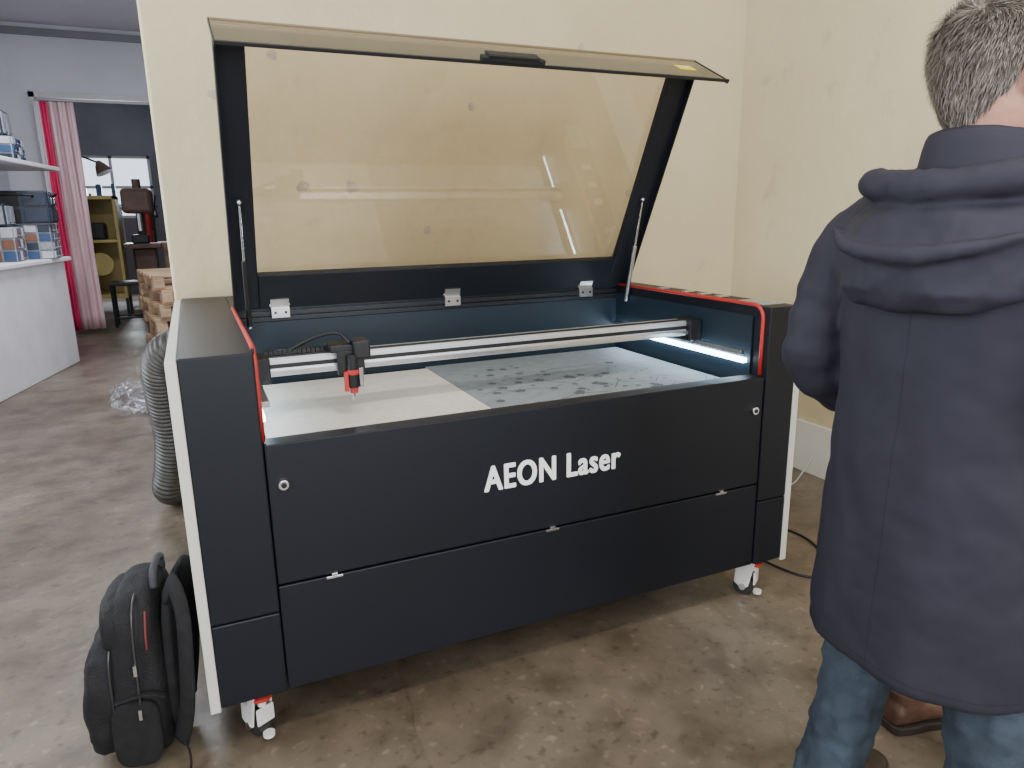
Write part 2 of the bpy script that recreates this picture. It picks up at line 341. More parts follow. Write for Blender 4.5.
def caster(x,y,rot):
    m=Matrix.Translation((x,y,0))@Matrix.Rotation(rot,4,'Z')
    b=MB(); b.add(*boxv(-.042,.042,-.038,.038,.148,.162),m)
    for s in(-1,1):
        pr=[(s*.024,-.034,.15),(s*.024,.036,.15),(s*.024,.040,.05),(s*.024,.012,.028),(s*.024,-.012,.04)]
        pr2=[(p[0]+s*.006,p[1],p[2]) for p in pr]
        b.add([*pr,*pr2],[(0,1,2,3,4),(5,6,7,8,9)]+[(i,(i+1)%5,5+(i+1)%5,5+i) for i in range(5)],m)
    b.add(*boxv(-.03,.03,.0,.03,.10,.15),m); b.add(*boxv(-.026,.026,-.036,-.028,.05,.10),m); b.obj('caster_fork',cast_w,LC,bevel=.003)
    w=MB(); w.add(*sweep([(-.020,.008,.037),(-.016,.008,.037),(.016,.008,.037),(.020,.008,.037)],[.033,.037,.037,.033],28),m); w.obj('caster_wheel',rubber,LC)
    w=MB(); w.add(*sweep([(-.033,.008,.037),(.033,.008,.037)],.012,16),m); w.obj('caster_hub',steel,LC)
    w=MB(); w.add(*sweep([(0,-.02,.125),(0,-.02,.135)],.030,20),m); w.obj('caster_thumbwheel',red,LC)
    w=MB(); w.add(*sweep([(0,-.02,.10),(0,-.02,.148)],.012,14),m); w.add(*sweep([(0,-.04,.012),(0,-.04,.022)],.016,14),m); w.obj('caster_foot',cast_w,LC)
caster(.03,.075,.5); caster(1.76,.075,.6); caster(.03,1.32,.2); caster(1.76,1.32,-.3)
# ------------------------------------------------------------ exhaust hose
pts=smoothpath([(.02,1.495,.86),(-.10,1.50,.88),(-.175,1.58,.80),(-.185,1.68,.62),(-.18,1.76,.42),(-.20,1.82,.26),(-.225,1.88,.13),(-.20,1.98,.083),(-.15,2.12,.082)],14)
dense=[];dr=[]
for i in range(len(pts)-1):
    for k in range(3):
        dense.append(pts[i].lerp(pts[i+1],k/3))
acc=0
for i,p in enumerate(dense):
    if i: acc+=(p-dense[i-1]).length
    dr.append(.071+.006*math.sin(acc*2*math.pi/.022))
b=MB(); b.add(*sweep(dense,dr,24)); b.obj('exhaust_hose',M('hose_grey_black',(.05,.046,.04),.4,var=.3,vs=30),smooth=True)
# ------------------------------------------------------------ backpack
BP=empty('backpack')
fab=M('backpack_nylon',(.007,.007,.008),.7,var=.35,vs=14,bump=.35,bs=250,spec=.35)
fab2=M('backpack_mesh',(.012,.012,.013),.85,var=.3,vs=40,bump=.6,bs=500,spec=.3)
fab3=M('backpack_handle_grey',(.035,.035,.038),.7,var=.2,vs=40)
lean=Matrix.Translation((-.195,.015,0))@Matrix.Rotation(math.radians(1.5),4,'Y')@Matrix.Rotation(math.radians(-8),4,'Z')@Matrix.Diagonal((.98,.98,.96,1))@Matrix.Translation((.14,0,0))
def bagfn(p):
    t=(p.z+1)/2; return Vector((p.x*(1-.22*t**3),p.y*(1-.15*t**3),p.z))
b=MB(); b.add(*sell((-.205,.18,.255),(.075,.15,.25),4.2,36,22,bagfn),lean); b.obj('main_compartment',fab,BP,smooth=True,sub=1,disp=.022,dscale=.08)
b=MB(); b.add(*sell((-.295,.18,.19),(.062,.135,.182),3.4,36,20,lambda p:Vector((p.x*(1-.35*max(0,p.z)**2)+.15*max(0,p.z),p.y,p.z))),lean); b.obj('front_pocket',fab,BP,smooth=True,sub=1,disp=.02,dscale=.06)
b=MB(); b.add(*sell((-.252,.18,.40),(.045,.13,.085),3,30,16),lean); b.obj('upper_pocket',fab,BP,smooth=True,sub=1,disp=.012,dscale=.05)
b=MB(); b.add(*sell((-.215,.03,.12),(.06,.014,.10),3.5,24,12),lean); b.obj('side_pocket',fab2,BP,smooth=True,sub=1)
b=MB(); b.add(*sell((-.128,.18,.27),(.018,.125,.215),4,30,16),lean); b.obj('back_padding',fab2,BP,smooth=True,sub=1)
def strap(name,pts,w=.028,th=.006,mat=fab2):
    b=MB(); b.add(*sweep([lean@Vector(p) for p in smoothpath(pts,8)],1,12,flat=(th,w),up=Vector((1,0,0)))); return b.obj(name,mat,BP,smooth=True)
strap('shoulder_strap_1',[(-.13,.10,.47),(-.105,.07,.52),(-.078,.02,.46),(-.076,-.005,.33),(-.085,.0,.2),(-.115,.04,.07)],.026,.009)
strap('shoulder_strap_2',[(-.13,.24,.47),(-.105,.24,.50),(-.098,.235,.42),(-.10,.23,.25),(-.12,.22,.08)],.026,.008)
strap('webbing_1',[(-.12,.04,.09),(-.095,.01,.06),(-.088,-.02,.03),(-.10,-.03,.008)],.012,.003)
strap('webbing_2',[(-.14,.03,.22),(-.18,.022,.24),(-.26,.03,.22)],.010,.003)
tube('carry_handle',[lean@Vector(p) for p in[(-.16,.12,.49),(-.16,.13,.53),(-.16,.18,.545),(-.16,.23,.53),(-.16,.24,.49)]],.009,fab3,BP)
zipm=M('zipper',(.06,.06,.06),.35,.6)
tube('zipper_main',[lean@Vector(p) for p in[(-.20,.024,.08),(-.2,.024,.25),(-.2,.03,.42),(-.2,.07,.485),(-.2,.18,.5)]],.0035,zipm,BP,seg=6)
tube('zipper_pocket',[lean@Vector(p) for p in[(-.268,.045,.05),(-.268,.045,.2),(-.268,.05,.33),(-.262,.10,.375),(-.26,.18,.385)]],.0035,zipm,BP,seg=6)
tube('zip_lining',[lean@Vector(p) for p in[(-.172,.034,.36),(-.172,.036,.40),(-.172,.055,.46)]],.003,M('lining_red',(.16,.02,.02),.7),BP,seg=6)
for z in(.17,.30):
    b=MB(); b.add(*boxv(-.204,-.196,.012,.02,z,z+.03),lean); b.obj('zip_pull',chrome,BP)
# ------------------------------------------------------------ person helpers
def shoe_geo(b,origin,yaw,sc=1.0,shaft=.13):
    m=Matrix.Translation(origin)@Matrix.Rotation(yaw,4,'Z')@Matrix.Scale(sc,4)
    sec=[(-.095,.028,.055),(-.085,.036,.075),(-.05,.040,.085),(0,.041,.088),(.05,.046,.075),(.10,.050,.058),(.15,.045,.048),(.18,.032,.040),(.192,.015,.03)]
    rings=[]
    for y,w,h in sec:
        rings.append([Vector((w*math.copysign(abs(math.cos(t))**.7,math.cos(t)),y,max(.018,.018+h*.5+h*.5*math.sin(t)))) for t in [k*2*math.pi/18 for k in range(18)]])
    b.add(*loft(rings),m)
    b.add(*sweep([(0,-.035,.05),(0,-.04,.09),(0,-.045,shaft)],[.042,.047,.050],18),m)
def sole_geo(b,origin,yaw,sc=1.0):
    m=Matrix.Translation(origin)@Matrix.Rotation(yaw,4,'Z')@Matrix.Scale(sc,4)
    out=[(-.10,.02),(-.09,.036),(-.05,.043),(0,.042),(.05,.048),(.10,.053),(.15,.048),(.185,.033),(.2,.012)]
    pl=[(w,y) for y,w in out]+[(-w,y) for y,w in reversed(out)]
    b.add(*loft([[Vector((x,y,0)) for x,y in pl],[Vector((x,y,.024)) for x,y in pl]]),m)
leather=M('brown_leather',(.10,.05,.03),.5,var=.3,vs=25,bump=.2,bs=90)
solem=M('shoe_sole',(.03,.022,.018),.7,var=.2)
# ------------------------------------------------------------ man
MAN=empty('man')
coatm=M('coat_navy',(.0185,.0175,.027),.75,var=.12,vs=6,bump=.4,bs=5,stretch=(1,1,.45),spec=.3)
hoodm=M('coat_hood_navy',(.0215,.0205,.031),.75,var=.12,vs=6,bump=.35,bs=7,spec=.3)
def add_seams(m):
    nt=m.node_tree; b=nt.nodes['Principled BSDF']; L=nt.links.new
    tc=nt.nodes.new('ShaderNodeTexCoord'); sx=nt.nodes.new('ShaderNodeSeparateXYZ'); L(tc.outputs['Object'],sx.inputs[0])
    def mt(op,a_,b_=None):
        n=nt.nodes.new('ShaderNodeMath'); n.operation=op
        for i,q in enumerate((a_,b_)):
            if q is None: continue
            if isinstance(q,(int,float)): n.inputs[i].default_value=q
            else: L(q,n.inputs[i])
        return n.outputs[0]
    ax=mt('ABSOLUTE',sx.outputs[0])
    c1=mt('LESS_THAN',ax,.0012)
    yoke=mt('LESS_THAN',mt('ABSOLUTE',mt('SUBTRACT',sx.outputs[2],.512)),.0014)
    f=mt('MULTIPLY',mt('MAXIMUM',c1,yoke),.6)
    col=b.inputs['Base Color'].links[0].from_socket
    mx=nt.nodes.new('ShaderNodeMixRGB'); L(f,mx.inputs[0]); L(col,mx.inputs[1]); mx.inputs[2].default_value=(.006,.006,.009,1); L(mx.outputs[0],b.inputs['Base Color'])
add_seams(coatm)
def ring(z,a_,b_,cy,n=48,e=2.35,wob=0):
    out=[]
    for k in range(n):
        t=2*math.pi*k/n; c,s=math.cos(t),math.sin(t)
        w=1+wob*math.sin(5*t+z*3)+wob*.6*math.sin(9*t+1)
        out.append(Vector((a_*w*math.copysign(abs(c)**(2/e),c),cy+b_*w*math.copysign(abs(s)**(2/e),s),z)))
    return out
b=MB()
prof=[(.485,.216,.165,-.005),(.495,.220,.169,-.005),(.62,.218,.165,-.005),(.76,.214,.157,-.005),(.90,.210,.15,-.01),(1.02,.207,.143,-.01),(1.14,.212,.142,-.01),(1.26,.224,.14,-.012),(1.34,.224,.13,-.015),(1.395,.20,.112,-.015),(1.43,.15,.095,-.01),(1.455,.10,.08,-.005),(1.47,.07,.07,0)]
b.add(*loft([ring(z,p,q,c,wob=.018*max(0,(1.1-z)/.5)) for z,p,q,c in prof]))
def sleeve(s):
    pts=smoothpath([(s*.170,-.01,1.355),(s*.245,-.015,1.295),(s*.273,-.03,1.18),(s*.285,-.045,1.07),(s*.268,.03,1.00),(s*.235,.13,.985),(s*.205,.21,.985)],6)
    rr=interp([.070,.076,.072,.070,.067,.059,.053],6)
    rr=[q*(1+.045*math.sin(i*1.9)*(1 if 10<i<30 else .3)) for i,q in enumerate(rr)]
    b.add(*sweep(pts,rr,20))
sleeve(-1); sleeve(1)
b.obj('coat',coatm,MAN,remesh=.008,smooth_it=2,disp=.014,dscale=.11)
# hood lying on the back: hanging bag, U-shaped lower edge, with the rolled opening round the collar
b=MB()
HP=[(1.205,.055,-.168,.016),(1.215,.115,-.172,.032),(1.245,.170,-.170,.046),(1.285,.205,-.160,.056),(1.33,.222,-.142,.062),(1.37,.220,-.118,.064),(1.405,.198,-.088,.064),(1.435,.165,-.060,.060),(1.455,.130,-.040,.052)]
n=48; rings=[]
for z,a1,cy,d1 in HP:
    rr=[]
    for k in range(n):
        t=2*math.pi*k/n; c_,s_=math.cos(t),math.sin(t); x=a1*math.copysign(abs(c_)**.85,c_); q=(x/.24)**2
        y=cy+d1*math.copysign(abs(s_)**.85,s_)+q*.085
        rr.append(Vector((x,y-.006*math.sin(z*60+abs(x)*25)*(1 if s_<0 else 0),z-.05*q*(1 if z>1.38 else .25))))
    rings.append(rr)
b.add(*loft(rings))
rim=smoothpath([(-.105,.085,1.405),(-.150,.03,1.425),(-.158,-.045,1.430),(-.115,-.125,1.425),(0,-.160,1.415),(.115,-.125,1.425),(.158,-.045,1.430),(.150,.03,1.425),(.105,.085,1.405)],6)
b.add(*sweep(rim,interp([.014,.020,.025,.028,.028,.028,.025,.020,.014],6),14))
# soft folds across the hood
b.add(*sweep(smoothpath([(-.19,-.135,1.345),(-.10,-.205,1.315),(0,-.222,1.305),(.10,-.205,1.315),(.19,-.135,1.345)],6),interp([.006,.014,.016,.014,.006],6),10))
b.obj('hood',hoodm,MAN,remesh=.006,smooth_it=2,disp=.012,dscale=.06)
# collar
b=MB(); n=40; R=[]
for (z,a1,b1,cy,dz) in [(1.40,.110,.102,-.01,0),(1.46,.098,.096,-.010,.0),(1.513,.092,.092,-.008,.5),(1.519,.084,.084,-.008,.5),(1.45,.076,.076,-.005,0),(1.40,.08,.08,-.005,0)]:
    R.append([Vector((a1*math.cos(2*math.pi*k/n),cy+b1*math.sin(2*math.pi*k/n),z-dz*.085*((1+math.sin(2*math.pi*k/n-.15))/2)**1.3)) for k in range(n)])
v,f=loft(R,False)
b.add(v,f); b.obj('collar',hoodm,MAN,smooth=True,sub=1,disp=.006,dscale=.05)
# jeans
jean=M('denim',(.032,.045,.060),.8,var=.45,vs=9,bump=.4,bs=40,spec=.3)
b=MB()
b.add(*sell((0,0,.86),(.16,.11,.11),2.4))
FT=[(-1,.125,-.05),(1,.175,-.02)]
for s,fx,fy in FT:
    b.add(*sweep(smoothpath([(s*.08,0,.86),(s*(.07+.25*fx),.01,.66),(s*(.04+.6*fx),.012+fy*.4,.47),(s*(fx-.005),fy*.8,.28),(s*fx,fy-.04,.085)],6),interp([.095,.090,.078,.071,.066],6),20))
b.obj('jeans',jean,MAN,remesh=.009,smooth_it=1,disp=.022,dscale=.04)
b=MB(); s2=MB()
for s,fx,fy in FT: shoe_geo(b,(s*fx,fy,0),-s*.15,1.05,.12); sole_geo(s2,(s*fx,fy,0),-s*.15,1.05)
b.obj('shoes',M('shoe_dark_leather',(.03,.018,.013),.5,var=.3,vs=25),MAN,remesh=.006,smooth_it=3); s2.obj('shoe_soles',solem,MAN,bevel=.004)
# head
HM=Matrix.Translation((0,.0,1.487))@Matrix.Rotation(math.radians(-14),4,'Z')@Matrix.Rotation(math.radians(-4),4,'X')@Matrix.Scale(1.03,4)
tab=[(-.09,.062,.040,-.070),(-.03,.060,.045,-.070),(-.005,.056,.070,-.068),(.004,.052,.084,-.070),(.02,.058,.092,-.074),(.05,.067,.093,-.084),(.08,.071,.091,-.095),(.112,.074,.086,-.102),(.13,.076,.092,-.105),(.16,.076,.092,-.105),(.185,.071,.082,-.096),(.205,.060,.064,-.078),(.222,.040,.040,-.050),(.232,.014,.012,-.018)]
def headpt(z,t,off=0):
    for i in range(len(tab)-1):
        if tab[i][0]<=z<=tab[i+1][0]: break
    A,B=tab[i],tab[i+1]; q=(z-A[0])/(B[0]-A[0]); w,yf,yb=[A[k]+(B[k]-A[k])*q for k in(1,2,3)]
    w+=off; yf+=off; yb-=off; cy=(yf+yb)/2; hb=(yf-yb)/2
    c,s=math.cos(t),math.sin(t)
    return Vector((w*math.copysign(abs(c)**.9,c),cy+hb*math.copysign(abs(s)**.9,s),z))
skin=M('skin',(.46,.235,.165),.5,var=.1,vs=25,bump=.1,bs=200)
b=MB(); n=32
b.add(*loft([[headpt(z,2*math.pi*k/n) for k in range(n)] for z in [r[0] for r in tab]]),HM)
b.add(*sweep([(0,.086,.125),(0,.096,.10),(0,.112,.078),(0,.106,.068),(0,.088,.066)],[.008,.010,.013,.014,.008],12),HM)
for s in(-1,1):
    b.add(*sell((s*.010,.098,.070),(.009,.010,.007),2,10,8),HM)
    em=HM@Matrix.Translation((s*.081,-.012,.098))@Matrix.Rotation(s*.45,4,'Z')
    b.add(*sell((0,0,0),(.008,.019,.031),2.2,16,12),em)
    ep=[Vector((s*.006,.016*math.cos(t)*1.1-.002,.029*math.sin(t))) for t in [i*math.pi/8-.9 for i in range(12)]]
    b.add(*sweep(ep,.005,8),em)
    b.add(*sweep([(s*.012,.089,.134),(s*.03,.089,.139),(s*.05,.077,.133)],[.006,.008,.005],10),HM)
b.add(*sweep([(-.024,.082,.045),(-.01,.093,.047),(0,.094,.046),(.01,.093,.047),(.024,.082,.045)],[.003,.005,.005,.005,.003],8),HM)
b.add(*sell((0,.086,.018),(.018,.012,.014),2,12,8),HM)
b.obj('head',skin,MAN,remesh=.0042,smooth_it=3)
eye=M('eye_white',(.8,.8,.78),.2); iris=M('iris',(.08,.12,.16),.2)
for s in(-1,1):
    b=MB(); b.add(*sell((s*.031,.083,.117),(.011,.008,.006),2,14,10),HM); b.obj('eye',eye,MAN,smooth=True)
    b=MB(); b.add(*sell((s*.031,.0895,.117),(.005,.003,.005),2,12,8),HM); b.obj('iris',iris,MAN,smooth=True)
b=MB(); b.add(*sweep([(-.022,.086,.046),(0,.0985,.046),(.022,.086,.046)],[.001,.0022,.001],8),HM); b.obj('lips',M('lips',(.4,.15,.12),.5),MAN)
def hairline(t):
    s=math.sin(t)
    if s>.55: return .192
    if s>.15: return .15+(.192-.15)*(s-.15)/.4
    if s>-.25: return .118+(s+.25)/.4*.03
    return .022+ (s+1)/.75*.075
hairm=M('hair_greybrown',(.10,.08,.062),.7,var=.4,vs=60,stretch=(1,1,.3))
b=MB(); rings=[]; NT=48
for i in range(15):
    q=i/14
    rings.append([headpt(min(.2315,hairline(2*math.pi*k/NT)+(.2315-hairline(2*math.pi*k/NT))*(q**.75)),2*math.pi*k/NT,.001+.008*min(1,q*2.5)+.002*noise.noise(Vector((k*.5,i*.7,0)))) for k in range(NT)])
for ri,r in enumerate(rings):
    for p in r: p.z+=.008*(ri/14)
b.add(*loft(rings),HM); b.obj('hair_cap',hairm,MAN,smooth=True)
def strands(name,cols,N,seed):
    b=MB(); r=random.Random(seed)
    for i in range(N):
        t=r.uniform(-math.pi,math.pi); hl=hairline(t); q=r.random()**.9; z=hl+(.228-hl)*q
        p=headpt(z,t,.002+.008*min(1,q*2.5)); p.z+=.007*q
        nrm=Vector((p.x,p.y+.005,(p.z-.11)*1.1)).normalized()
        cl=.35*math.sin(t*7+z*40)
        top=max(0,min(1,(z-.165)/.05))
        down=Vector((.25*cl,-.3,-1))*(1-top)+Vector((cl,.75,.0))*top
        d=down-nrm*down.dot(nrm)*.9
        d=(d.normalized()+nrm*(r.uniform(.06,.32)+.5*top)+Vector((r.uniform(-.25,.25),r.uniform(-.2,.2),r.uniform(-.15,.15)))).normalized()
        L=r.uniform(.014,.026)+.014*top; side=d.cross(nrm).normalized()*.0007
        mid=p+d*L*.55+nrm*.001; tip=p+d*L-nrm*.001
        b.add([p-side,p+side,mid+side*.8,mid-side*.8,tip],[(0,1,2,3),(3,2,4)],HM)
    return b.obj(name,cols,MAN)
strands('hair_dark',M('hair_d',(.07,.054,.042),.6,var=.3,vs=50),6000,1); strands('hair_mid',M('hair_m',(.15,.122,.095),.6,var=.3,vs=50),7000,5); strands('hair_light',M('hair_l',(.25,.22,.18),.6,var=.2,vs=50),4500,2)
# hands
def hand(s):
    b=MB(); w=Vector((s*.185,.235,.985)); d=Vector((-s*.75,.62,-.12)).normalized(); upv=Vector((0,0,1)); sd=d.cross(upv).normalized()*s; nn=sd.cross(d).normalized()
    if nn.z<0: nn=-nn
    m=Matrix(((d.x,sd.x,nn.x,w.x),(d.y,sd.y,nn.y,w.y),(d.z,sd.z,nn.z,w.z),(0,0,0,1)))
    b.add(*sweep([(-.05,0,0),(0,0,0),(.02,0,0)],[.027,.025,.027],14,flat=(.8,1.1)),m)
    b.add(*sell((.05,0,0),(.050,.040,.015),2.8,20,12),m)
    for i,(y,L) in enumerate([(-.030,.074),(-.010,.084),(.011,.078),(.030,.060)]):
        c=.35+.08*i; p=Vector((.088,y,0)); pts=[p-Vector((.02,0,0)),p]; ang=-.25
        for k,fr in enumerate((.42,.32,.26)):
            ang-=c; p=p+Vector((math.cos(ang),0,math.sin(ang)))*L*fr; pts.append(p)
        b.add(*sweep(pts,[.009,.0095,.009,.008,.0065],10),m)
    b.add(*sweep([(.02,-.028,-.003),(.045,-.05,-.012),(.07,-.06,-.022),(.088,-.058,-.032)],[.013,.012,.010,.008],10),m)
    b.obj('hand_'+('r' if s>0 else 'l'),skin,MAN,remesh=.0035,smooth_it=2)
hand(1); hand(-1)
dist=1.57; be=math.radians(56.8)
MAN.location=(dist*math.sin(be),-1.76+dist*math.cos(be),0); MAN.rotation_euler=(0,0,math.radians(-88)); MAN.scale=(1.01,1.01,1.01)
# second pair of boots standing beyond
BT=empty('leather_boots',(1.70,-.665,0)); BT.rotation_euler=(0,0,math.radians(-105))
b=MB(); s2=MB()
for x,y in((0,0),(.24,.03)): shoe_geo(b,(x,y,0),.1,1.0,.13); sole_geo(s2,(x,y,0),.1,1.0)
b.obj('boot_uppers',leather,BT,remesh=.006,smooth_it=3); s2.obj('boot_soles',solem,BT,bevel=.004)
# ------------------------------------------------------------ left background
def prism(name,plan,z0,z1,mat,parent=None,bevel=.008):
    b=MB(); b.add(*loft([[Vector((x,y,z0)) for x,y in plan],[Vector((x,y,z1)) for x,y in plan]])); return b.obj(name,mat,parent,bevel=bevel)
prism('half_wall_counter',[(-1.895,3.7),(-1.78,3.7),(-1.17,6.55),(-1.895,6.55)],0,1.02,M('counter_white',(.76,.76,.79),.6,var=.05))
prism('counter_top',[(-1.895,3.65),(-1.74,3.65),(-1.11,6.6),(-1.895,6.6)],1.021,1.06,M('counter_top_white',(.78,.78,.80),.5,var=.04))
SH=empty('wall_shelf')
prism('board',[(-1.895,3.9),(-1.60,3.9),(-1.14,7.0),(-1.895,7.0)],1.90,1.94,M('shelf_white',(.7,.7,.72),.5,var=.04),SH)
for y in(4.2,5.3,6.6):
    tube('bracket',[(-1.89,y,1.70),(-1.7,y,1.80),(-1.58,y,1.895)],.012,steel,SH)
def storage(name,x0,x1,y0,y1,z0,z1,mat,cols=0,rows=0,mat2=None,handle=False):
    e=empty(name); box('case',x0,x1,y0,y1,z0,z1,mat,e,bevel=.012)
    if cols:
        for i in range(cols):
            for j in range(rows):
                ya=y0+(y1-y0)*(i+.08)/cols; yb=y0+(y1-y0)*(i+.92)/cols; za=z0+(z1-z0)*(j+.1)/rows; zb=z0+(z1-z0)*(j+.9)/rows
                m2=mat2[(i+2*j)%len(mat2)] if isinstance(mat2,(list,tuple)) else mat2
                box('drawer',x1,x1+.012,ya,yb,za,zb,m2,e,bevel=.003); box('knob',x1+.012,x1+.022,(ya+yb)/2-.012,(ya+yb)/2+.012,za+.01,za+.02,mat,e,bevel=.002)
                xa=x0+(x1-x0)*(i+.08)/cols; xb=x0+(x1-x0)*(i+.92)/cols
                box('window',xa,xb,y0-.012,y0,za,zb,m2,e,bevel=.003)
    if handle:
        tube('handle',[(x1,y0+.12,z1-.05),(x1+.04,y0+.14,z1-.03),(x1+.04,y1-.14,z1-.03),(x1,y1-.12,z1-.05)],.01,dark,e)
        tube('handle_end',[(x0+.12,y0,z1-.06),(x0+.14,y0-.04,z1-.04),(x1-.14,y0-.04,z1-.04),(x1-.12,y0,z1-.06)],.01,dark,e)
        for q in(.3,.7): box('latch',x1,x1+.015,y0+(y1-y0)*q-.03,y0+(y1-y0)*q+.03,z1-.12,z1-.06,chrome,e)
    return e
navy=M('case_navy',(.012,.022,.042),.4,var=.1); blueb=M('bin_blue',(.025,.07,.17),.4,var=.1); orng=M('bin_brown',(.20,.08,.045),.4,var=.25); greyb=M('bin_grey',(.28,.30,.34),.4,var=.2,vs=20); whb=M('bin_white',(.5,.5,.53),.4,var=.15)
storage('drawer_organizer',-1.82,-1.40,5.75,6.1,1.06,1.36,greyb,4,3,[blueb,whb,orng])
storage('tool_case',-1.80,-1.16,6.12,6.5,1.385,1.68,navy,3,2,[navy,dark],True)
storage('drawer_organizer',-1.82,-1.18,6.14,6.5,1.06,1.38,greyb,6,4,[whb,navy,greyb,orng,blueb])
storage('storage_bin',-1.76,-1.44,5.76,6.08,1.365,1.56,navy,2,1,greyb)
storage('storage_bin',-1.82,-1.54,5.05,5.5,1.06,1.24,blueb,3,2,[orng,whb])
storage('storage_bin',-1.80,-1.56,5.1,5.45,1.245,1.40,orng,2,1,binp)
storage('storage_box',-1.82,-1.38,6.2,6.7,1.94,2.16,greyb,4,3,[navy,whb,blueb]); storage('storage_box',-1.82,-1.50,5.2,5.8,1.94,2.12,greyb,3,1,navy)
storage('storage_box',-1.80,-1.44,6.25,6.6,2.165,2.40,navy,2,1,greyb)
CU=empty('curtain')
def curt(name,x0,x1,mat,ph,y=8.58):
    b=MB(); nx,nz=60,14; v=[]
    for j in range(nz+1):
        z=.06+2.72*j/nz
        for i in range(nx+1):
            q=i/nx; x=x0+(x1-x0)*q; v.append((x+.01*math.sin(z*2+i),y+.03*math.sin(q*18+ph+.25*math.sin(z*1.5))+.01*math.sin(q*41+z),z))
    b.add(v,[(j*(nx+1)+i,j*(nx+1)+i+1,(j+1)*(nx+1)+i+1,(j+1)*(nx+1)+i) for j in range(nz) for i in range(nx)])
    o=b.obj(name,mat,CU,smooth=True); s=o.modifiers.new('s','SOLIDIFY'); s.thickness=.004
curt('red_panel',-1.47,-1.38,M('curtain_red',(.72,.03,.13),.8,var=.25,vs=5,stretch=(8,1,.3)),0)
curt('white_panel',-1.51,-1.46,M('curtain_white',(.7,.66,.70),.8,var=.1,vs=5,stretch=(8,1,.3)),0)
curt('pink_panel',-1.39,-1.11,M('curtain_pink',(.80,.56,.59),.8,var=.22,vs=4,stretch=(9,1,.2)),1)
tube('curtain_rod',[(-1.50,8.58,2.80),(-.5,8.58,2.80),(.35,8.58,2.80)],.010,frm,CU)
PS=empty('pallet_stack'); wood=M('pallet_wood',(.46,.31,.19),.8,var=.3,vs=6,bump=.3,bs=30,stretch=(.3,1,1))
for k in range(6):
    z=k*.145; m=Matrix.Translation((-.08+.02*math.sin(k*2),6.7,z))@Matrix.Rotation(.18+.05*math.sin(k*5),4,'Z'); b=MB()
    for y in(-.55,-.0,.55): b.add(*boxv(-.4,.4,y-.05,y+.05,0,.022),m)
    for x in(-.35,0,.35):
        for y in(-.55,0,.55): b.add(*boxv(x-.05,x+.05,y-.07,y+.07,.0225,.10),m)
        b.add(*boxv(x-.05,x+.05,-.6,.6,.1005,.12),m)
    for i in range(6): b.add(*boxv(-.4,.4,-.6+.22*i,-.5+.22*i,.1205,.1425),m)
    b.obj('pallet_%d'%k,wood,PS,bevel=.003)
b=MB(); v,f=sell((0,0,0),(.15,.12,.10),2.2,40,26)
vv=[]
for p in v:
    p=Vector(p); d=1+.35*noise.noise(p*14)+.18*noise.noise(p*34+Vector((3,1,2))); q=Vector((p.x*d,p.y*d,p.z*d*1.1)); vv.append(q)
mz=min(p.z for p in vv); vv=[Vector((p.x-.50,p.y+4.05,p.z-mz+.001)) for p in vv]; b.add(vv,f); b.obj('plastic_bag',clearp,smooth=False)
# workshop behind
ylw=M('machine_yellow',(.36,.27,.08),.5,var=.15); YC=empty('yellow_cabinet')
for nm,c in (('side_a',(-1.50,-1.46,10,10.6,.35,1.75)),('side_b',(-.96,-.92,10,10.6,.35,1.75)),('top',(-1.5,-.92,10,10.6,1.70,1.75)),('mid',(-1.46,-.96,10,10.6,1.1,1.14)),('bottom',(-1.5,-.92,10,10.6,.3,.36)),('back',(-1.46,-.96,10.55,10.6,.36,1.7))): box(nm,*c,ylw,YC)
for x in(-1.48,-.94):
    for y in(10.02,10.58): box('leg',x-.02,x+.02,y-.02,y+.02,0,.3,dark,YC)
box('motor',-1.35,-1.1,10.05,10.4,1.14,1.38,dark,YC,bevel=.03)
cyl('handwheel',(-1.2,9.95,.8),(-1.2,9.99,.8),.16,ylw,YC)
BD=empty('drill_press'); iron=M('brown_iron',(.10,.05,.035),.5,var=.3)
box('base',-.9,-.4,10.2,10.7,0,.10,iron,BD,bevel=.02); cyl('column',(-.65,10.5,.1),(-.65,10.5,2.0),.06,iron,BD); box('table',-.9,-.4,10.05,10.5,1.0,1.07,iron,BD,bevel=.01)
box('pedestal',-.8,-.48,10.3,10.65,.1,1.0,iron,BD,bevel=.03); box('vise',-.78,-.55,10.1,10.3,1.07,1.2,dark,BD,bevel=.02)
box('head',-.85,-.45,10.0,10.7,1.5,1.85,iron,BD,bevel=.05); cyl('spindle',(-.65,10.15,1.5),(-.65,10.15,1.25),.035,steel,BD)
for a_ in range(3): t=a_*2.09; cyl('handle_%d'%a_,(-.43,10.2,1.6),(-.40,10.2+.18*math.cos(t),1.6+.18*math.sin(t)),.01,dark,BD)
box('motor',-.8,-.5,10.72,10.95,1.5,1.8,dark,BD,bevel=.04)
WB=empty('workbench'); box('top',-2.8,-1.9,11.6,12.4,.85,.92,wood,WB)
for x in(-2.75,-1.95):
    for y in(11.65,12.35): box('leg',x-.04,x+.04,y-.04,y+.04,0,.85,wood,WB)
box('vise',-2.2,-2.0,11.55,11.8,.92,1.1,iron,WB,bevel=.02)
W2=empty('cluttered_bench'); box('top',-1.75,-.35,12.2,12.9,.95,1.02,wood,W2)
for x in(-1.7,-.4):
    for y in(12.25,12.85): box('leg',x-.04,x+.04,y-.04,y+.04,0,.95,wood,W2)
rc=random.Random(4); cl=[red,blueb,orng,dark,greyb,ylw]
